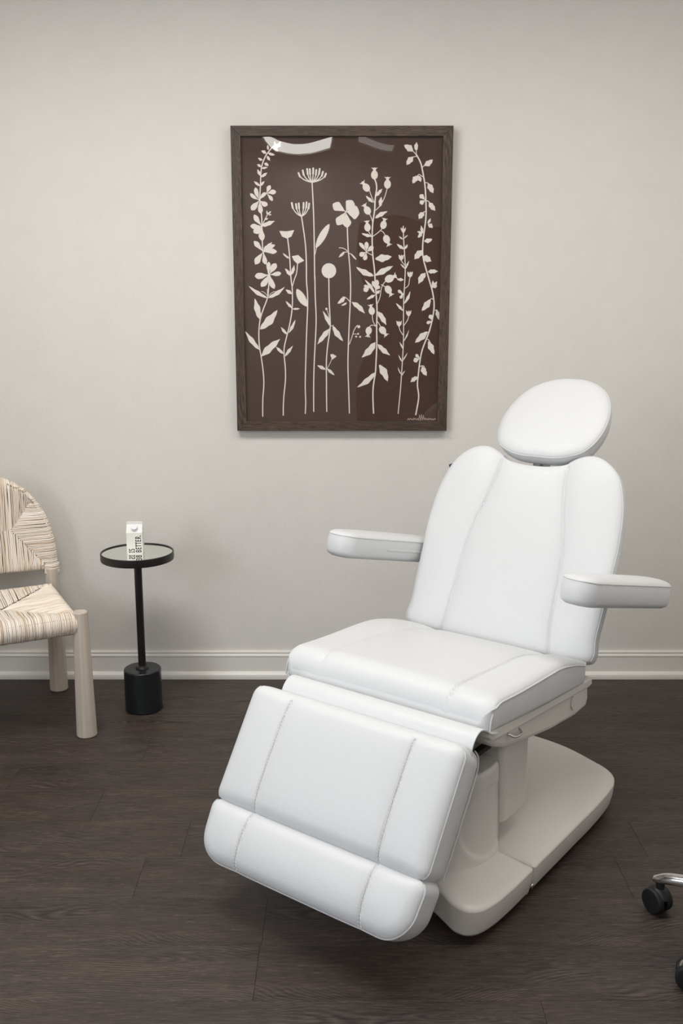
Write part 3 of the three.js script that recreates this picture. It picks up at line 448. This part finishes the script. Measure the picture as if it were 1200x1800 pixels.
  const pane = new THREE.PlaneGeometry(iw, ih, 40, 56), pp = pane.attributes.position;
  for (let i = 0; i < pp.count; i++) { const x = pp.getX(i), y = pp.getY(i); pp.setZ(i, -0.0004 * Math.sin((y - ih / 2) * 12.5) * Math.cos((x + 0.155) * 18.5) + 0.0003 * Math.sin(x * 7 + y * 5)); }
  pane.computeVertexNormals(); const gl = mesh('glazing', pane, M.glass, pic); gl.position.set(0, H / 2, 0.0185);
  pic.position.set(0.0015, 0.957, 0.002);
}

// ---------------------------------------------------------------- side table and carton
const TX = -0.702, TZ = 0.297;
{
  const t = thing('side_table', 'small round black side table with mirrored top and heavy cylinder base', 'side table', [TX, 0, TZ]);
  mesh('base', lathe([[0, 0.0006], [0.060, 0.0006], [0.065, 0.004], [0.065, 0.147], [0.0635, 0.150], [0.061, 0.152], [0, 0.152]], 80), M.marble, t);
  mesh('collar', lathe([[0, 0.1515], [0.0225, 0.1515], [0.0235, 0.153], [0.0225, 0.1565], [0.016, 0.158], [0.0135, 0.164], [0, 0.164]], 48), M.blackMetal, t);
  mesh('pole', cyl(0.0132, 0.0132, 0.392, 0, 0.158, 0, 36), M.blackMetal, t);
  mesh('tray_rim', lathe([[0, 0.5475], [0.120, 0.5475], [0.1235, 0.549], [0.1245, 0.552], [0.1245, 0.573], [0.1235, 0.5755], [0.122, 0.576], [0.1205, 0.5755], [0.1195, 0.573], [0.1195, 0.568], [0, 0.568]], 110), M.blackMetal, t);
  mesh('mirror', cyl(0.1192, 0.1192, 0.0035, 0, 0.5685, 0, 96), M.mirror, t);
}
{
  const w = 0.0535, d = 0.042, h = 0.074, fin = 0.109, y0 = 0.5722;
  const c = thing('drink_carton', 'small white gable-top drink carton with black lettering on the mirrored table', 'carton', [-0.707, y0, 0.296], rad(4));
  const Z = d / 2, X = w / 2, P = [], tri = (a, b, e) => P.push(...a, ...b, ...e), quad = (a, b, e, f) => { tri(a, b, e); tri(a, e, f); };
  const A = [-X, 0, Z], B = [X, 0, Z], C = [X, 0, -Z], D2 = [-X, 0, -Z], A1 = [-X, h, Z], B1 = [X, h, Z], C1 = [X, h, -Z], D1 = [-X, h, -Z], gy = 0.099, A2 = [-X, gy, 0.0012], B2 = [X, gy, 0.0012], C2 = [X, gy, -0.0012], D3 = [-X, gy, -0.0012], A3 = [-X, fin, 0.0012], B3 = [X, fin, 0.0012], C3 = [X, fin, -0.0012], D4 = [-X, fin, -0.0012];
  quad(B, C, C1, B1); quad(C, D2, D1, C1); quad(D2, A, A1, D1); quad(A, D2, C, B);
  const FR = [X * 0.62, 0.088, 0], FL = [-X * 0.62, 0.088, 0];
  quad(A1, B1, B2, A2); quad(C1, D1, D3, C2); tri(B1, C1, FR); tri(B1, FR, B2); tri(C1, C2, FR); tri(D1, A1, FL); tri(A1, A2, FL); tri(D1, FL, D3);
  quad(A2, B2, B3, A3); quad(C2, D3, D4, C3); quad(B2, C2, C3, B3); quad(D3, A2, A3, D4); quad(A3, B3, C3, D4);
  const g = new THREE.BufferGeometry(); g.setAttribute('position', new THREE.Float32BufferAttribute(P, 3)); g.setAttribute('uv', new THREE.Float32BufferAttribute(new Float32Array(P.length / 3 * 2), 2)); g.computeVertexNormals();
  mesh('carton_body', g, M.carton, c);
  const cv = document.createElement('canvas'); cv.width = 400; cv.height = 500; const x = cv.getContext('2d'); x.fillStyle = 'rgb(233,231,226)'; x.fillRect(0, 0, 400, 500); x.fillStyle = 'rgb(28,27,26)';
  const word = (s, px, py, len, size) => { x.save(); x.translate(px, py); x.rotate(-Math.PI / 2); x.font = 'bold ' + size + 'px sans-serif'; const m = x.measureText(s).width; x.scale(len / m, 1); x.fillText(s, 0, 0); x.restore(); };
  word('IS', 200, 475, 100, 210); word('BETTER.', 370, 475, 420, 205);
  x.fillStyle = 'rgb(205,203,198)'; x.fillRect(0, 488, 400, 4);
  const tex = new THREE.CanvasTexture(cv); tex.colorSpace = THREE.SRGBColorSpace;
  mesh('printed_front', new THREE.PlaneGeometry(w, h).translate(0, h / 2, Z), new THREE.MeshStandardMaterial({ map: tex, roughness: 0.5 }), c);
  const tilt = Math.atan2(Z, gy - h); const cap = mesh('screw_cap', [cyl(0.0125, 0.0125, 0.003, 0, 0, 0, 36), cyl(0.0095, 0.0092, 0.009, 0, 0.003, 0, 36)], M.cap, c); cap.position.set(0.001, lerp(h, gy, 0.5), Z / 2); cap.rotation.x = Math.PI / 2 - tilt;
}

// ---------------------------------------------------------------- woven rush chair
{
  const ch = thing('rush_chair', 'pale wood chair with woven rush seat and arched rush back', 'chair', [-1.174, 0, 0.433], rad(27.1));
  const r = rng(31), X = 0.25, ZF = 0.2235, ZR = -0.2235;
  const taper = (r0, r1, h) => lathe([[0, 0.0006], [r0 - 0.003, 0.0006], [r0, 0.004], [r1, h - 0.004], [r1 - 0.003, h - 0.0005], [0, h]], 40);
  for (const s of [-1, 1]) {
    mesh('leg', taper(0.0335, 0.0245, 0.432), M.ash, ch).position.set(s * X, 0, ZF);
    mesh('leg', taper(0.033, 0.0235, 0.47), M.ash, ch).position.set(s * X, 0, ZR);
  }
  const tones = [[0.83, 0.74, 0.64], [0.87, 0.79, 0.70], [0.80, 0.69, 0.58], [0.90, 0.84, 0.77], [0.66, 0.52, 0.39], [0.85, 0.77, 0.68]];
  const strand = (pts, rad0) => { const g = tube(pts, rad0 * (0.85 + 0.3 * r()), Math.max(8, pts.length * 2), 5); const t = tones[Math.floor(r() * r() * 6)], k = 0.92 + 0.16 * r(), col = new Float32Array(g.attributes.position.count * 3); for (let i = 0; i < col.length; i += 3) { col[i] = t[0] * k; col[i + 1] = t[1] * k; col[i + 2] = t[2] * k; } g.setAttribute('color', new THREE.BufferAttribute(col, 3)); return g; };
  const j = (a) => (r() - 0.5) * a;
  // seat: strands turn over each rail and run in to the diagonals
  {
    const y = 0.391, R = 0.034, x1 = 0.235, z1 = 0.245, z0 = -0.185, geo = [], step = 0.0056, sr = 0.0032;
    const zc = (z0 + z1) / 2, zh = (z1 - z0) / 2;
    const wrap = (place, reach) => {                                 // place(out, up) to a point; out is measured inward from the rail's outer face
      const p = []; p.push(place(Math.min(reach, 0.07), -R - 0.004 + j(0.002))); for (let k = 0; k <= 6; k++) { const a = -Math.PI / 2 + Math.PI * k / 6; p.push(place(R - Math.cos(a) * R * 1.0 + j(0.001), Math.sin(a) * (R + 0.002))); }
      const n = Math.max(2, Math.ceil(reach / 0.05)); for (let k = 1; k <= n; k++) { const q = R + (reach - R) * k / n; p.push(place(Math.max(q, R + 0.004 * k), R + 0.001 - 0.010 * smooth(0, 0.22, q) + j(0.0022) - (k === n ? 0.004 : 0))); } return p;
    };
    for (let x = -x1 + 0.003; x < x1; x += step) for (const s of [1, -1]) { const reach = Math.min(zh, (x1 - Math.abs(x)) * 1.02 + 0.004) + j(0.004), xx = x + j(0.0016), dx = j(0.006); geo.push(strand(wrap((o, u) => [xx + dx * o / 0.2, y + u, s > 0 ? z1 - o : z0 + o], Math.max(0.036, reach)), sr)); }
    for (let z = z0 + 0.02; z < z1 - 0.05; z += step) for (const s of [1, -1]) { const d = Math.min(z - z0, z1 - z), reach = Math.min(x1, d * 0.98 + 0.004) + j(0.004), zz = z + j(0.0016), dz = j(0.006); geo.push(strand(wrap((o, u) => [s * (x1 + 0.012 - o), y + u - 0.001, zz + dz * o / 0.2], Math.max(0.036, reach)), sr)); }
    const seat = mesh('rush_seat', geo, M.rush, ch); seat.userData.kind = 'stuff';
    mesh('seat_rail', [box(2 * x1 - 0.03, 0.05, 0.05, 0, y, z1 - 0.031), box(2 * x1 - 0.03, 0.05, 0.05, 0, y, z0 + 0.031), box(0.05, 0.05, z1 - z0 - 0.125, x1 - 0.02, y, zc), box(0.05, 0.05, z1 - z0 - 0.125, -x1 + 0.02, y, zc), box(2 * x1 - 0.1, 0.044, z1 - z0 - 0.13, 0, y - 0.008, zc)], M.ash, ch);
  }
  // back: arched frame wound with rush
  {
    const y0 = 0.481, ax = 0.262, ah = 0.334, n = 2.35, th = 0.0135, geo = [], step = 0.0056, sr = 0.0031, z = ZR, lean = (yy) => -0.06 * (yy - 0.45);
    const archX = (yy) => ax * Math.pow(Math.max(0, 1 - Math.pow(Math.max(0, (yy - y0) / ah), n)), 1 / n), archY = (xx) => y0 + ah * Math.pow(Math.max(0, 1 - Math.pow(Math.abs(xx) / ax, n)), 1 / n);
    const ridge = 0.622, vx = 0.118, up = 0.205 - vx, diagUp = (xx) => ridge + Math.max(0, Math.abs(xx) - vx) * 1.30, diagDn = (xx) => ridge - Math.max(0, Math.abs(xx) - vx) * 1.22;
    const flat = (pts) => pts.map(([a, b, cc]) => new THREE.Vector3(a, b, z + lean(b) + cc));
    for (let x = -ax + 0.01; x <= ax - 0.008; x += step) {
      const xx = x + j(0.0015), top = archY(xx), lo = Math.min(diagUp(xx), top - 0.02);
      if (top - lo > 0.012) { const p = [[xx + j(0.004), lo, 0.008], [xx + j(0.003), lerp(lo, top, 0.35), th + j(0.002)], [xx + j(0.003), lerp(lo, top, 0.7), th + 0.003 + j(0.002)], [xx, top - 0.008, th + 0.004], [xx, top + 0.008, 0.006], [xx, top + 0.008, -0.006], [xx, top - 0.008, -th - 0.004], [xx + j(0.003), lerp(lo, top, 0.5), -th], [xx, lo, -0.008]]; geo.push(strand(flat(p), sr)); }
      const bot = y0 - 0.004, hi = Math.max(diagDn(xx), bot + 0.012);
      if (Math.abs(xx) < 0.222) { const p = [[xx + j(0.004), hi, 0.008], [xx + j(0.003), lerp(hi, bot, 0.4), th + j(0.002)], [xx + j(0.002), lerp(hi, bot, 0.75), th + 0.003], [xx, bot + 0.010, th + 0.003], [xx, bot - 0.006, 0.010], [xx, bot - 0.006, -0.010], [xx, bot + 0.010, -th - 0.003], [xx + j(0.003), lerp(hi, bot, 0.5), -th], [xx, hi, -0.008]]; geo.push(strand(flat(p), sr)); }
    }
    for (let yy = y0 - 0.028; yy < y0 + ah * 0.93; yy += step) for (const s of [-1, 1]) {
      const e = yy < y0 ? ax : archX(yy), q = yy + j(0.0015); let inn = yy >= ridge ? vx + (yy - ridge) / 1.30 : vx + (ridge - yy) / 1.22; if (yy < y0) inn = X - 0.026; inn = Math.min(inn, e - 0.012);
      if (e - inn < 0.010) continue;
      const dy = j(0.004) + 0.012 * (e - inn), o = yy < y0 + 0.01 ? 0.012 : 0.007, p = [[s * inn, q, 0.008], [s * lerp(inn, e, 0.35), q + dy * 0.5, th + j(0.002)], [s * lerp(inn, e, 0.7), q + dy, th + 0.005], [s * (e - 0.008), q + dy, th + 0.006], [s * (e + o), q + dy, 0.008], [s * (e + o), q + dy, -0.008], [s * (e - 0.008), q + dy, -th - 0.006], [s * lerp(inn, e, 0.5), q + dy, -th], [s * inn, q, -0.008]];
      geo.push(strand(flat(p), sr));
    }
    mesh('rush_back', geo, M.rush, ch).userData.kind = 'stuff';
    const arch = []; for (let a = 0; a <= 40; a++) { const t = Math.PI * a / 40, cx = Math.sign(Math.cos(t)) * Math.pow(Math.abs(Math.cos(t)), 2 / n), sy = Math.pow(Math.sin(t), 2 / n); const yy = y0 + (ah - 0.010) * sy; arch.push(new THREE.Vector3((ax - 0.012) * cx, yy, z + lean(yy))); }
    mesh('back_frame', [tube(arch, 0.011, 100, 10), new THREE.CylinderGeometry(0.009, 0.009, 2 * X, 12).rotateZ(Math.PI / 2).translate(0, y0 + 0.004, z + lean(y0)), box(0.42, 0.14, 0.006, 0, 0.60, z + lean(0.6))], M.ash, ch);
  }
}

// ---------------------------------------------------------------- rolling stool at the right edge of the picture
{
  const st = thing('rolling_stool', 'rolling stool with chrome five-star base and black castors', 'stool', [0.93, 0, 1.636]);
  const R = 0.23;
  for (let k = 0; k < 5; k++) {
    const a = rad(218.3 + 72 * k), dx = Math.cos(a), dz = Math.sin(a), leg = new THREE.Group();
    const pts = [], cs = []; for (let i = 0; i <= 12; i++) { const t = i / 12, q = lerp(0.03, R + 0.012, t); pts.push([q, lerp(0.135, 0.088, t) - 0.005 * smooth(0.85, 1, t)]); cs.push([lerp(0.018, 0.0155, t), lerp(0.018, 0.013, t)]); }
    const P = [], I = [], n = 12; pts.forEach(([q, y], i) => { for (let m = 0; m < n; m++) { const b = 2 * Math.PI * m / n, s = i === 12 ? 0.62 : i === 11 ? 0.93 : 1; const u = Math.cos(b) * cs[i][0] * s, v = Math.sin(b) * cs[i][1] * s; P.push(q * dx - u * dz, y + v, q * dz + u * dx); } });
    for (let i = 0; i < 12; i++) for (let m = 0; m < n; m++) { const b = i * n + m, c2 = i * n + (m + 1) % n; I.push(b, c2, b + n, c2, c2 + n, b + n); }
    const e = P.length / 3; P.push((R + 0.018) * dx, 0.082, (R + 0.018) * dz); for (let m = 0; m < n; m++) I.push(e, 12 * n + m, 12 * n + (m + 1) % n);
    const g = new THREE.BufferGeometry(); g.setAttribute('position', new THREE.Float32BufferAttribute(P, 3)); g.setAttribute('uv', new THREE.Float32BufferAttribute(new Float32Array(P.length / 3 * 2), 2)); g.setIndex(I); g.computeVertexNormals();
    mesh('leg', g, M.chrome, st);
    const cst = new THREE.Group(); cst.name = 'castor'; st.add(cst); cst.position.set((R - 0.004) * dx, 0, (R - 0.004) * dz); cst.rotation.y = [0.5, 1.9, 0.3, 2.4, 1.2][k];
    for (const s of [-1, 1]) mesh('wheel', lathe([[0, -0.009], [0.026, -0.009], [0.030, -0.006], [0.0305, 0], [0.030, 0.006], [0.026, 0.009], [0, 0.009]], 36).rotateZ(Math.PI / 2).translate(s * 0.014, 0.0309, -0.006), M.rubber, cst);
    mesh('hood', [new THREE.SphereGeometry(0.031, 28, 12, 0, 2 * Math.PI, 0, Math.PI * 0.42).scale(0.75, 1.02, 1).translate(0, 0.0355, -0.004), cyl(0.009, 0.011, 0.026, 0, 0.056, 0, 18)], k === 4 ? M.chrome : M.black, cst);
  }
  mesh('hub', lathe([[0, 0.105], [0.034, 0.105], [0.04, 0.112], [0.038, 0.15], [0.03, 0.165], [0.026, 0.20], [0, 0.20]], 40), M.chrome, st);
  mesh('gas_lift', cyl(0.016, 0.016, 0.22, 0, 0.19, 0, 28), M.chrome, st);
  mesh('seat', lathe([[0, 0.40], [0.12, 0.40], [0.148, 0.412], [0.154, 0.435], [0.148, 0.458], [0.12, 0.470], [0, 0.473]], 64), M.leather, st);
}

renderer.render(scene, camera);
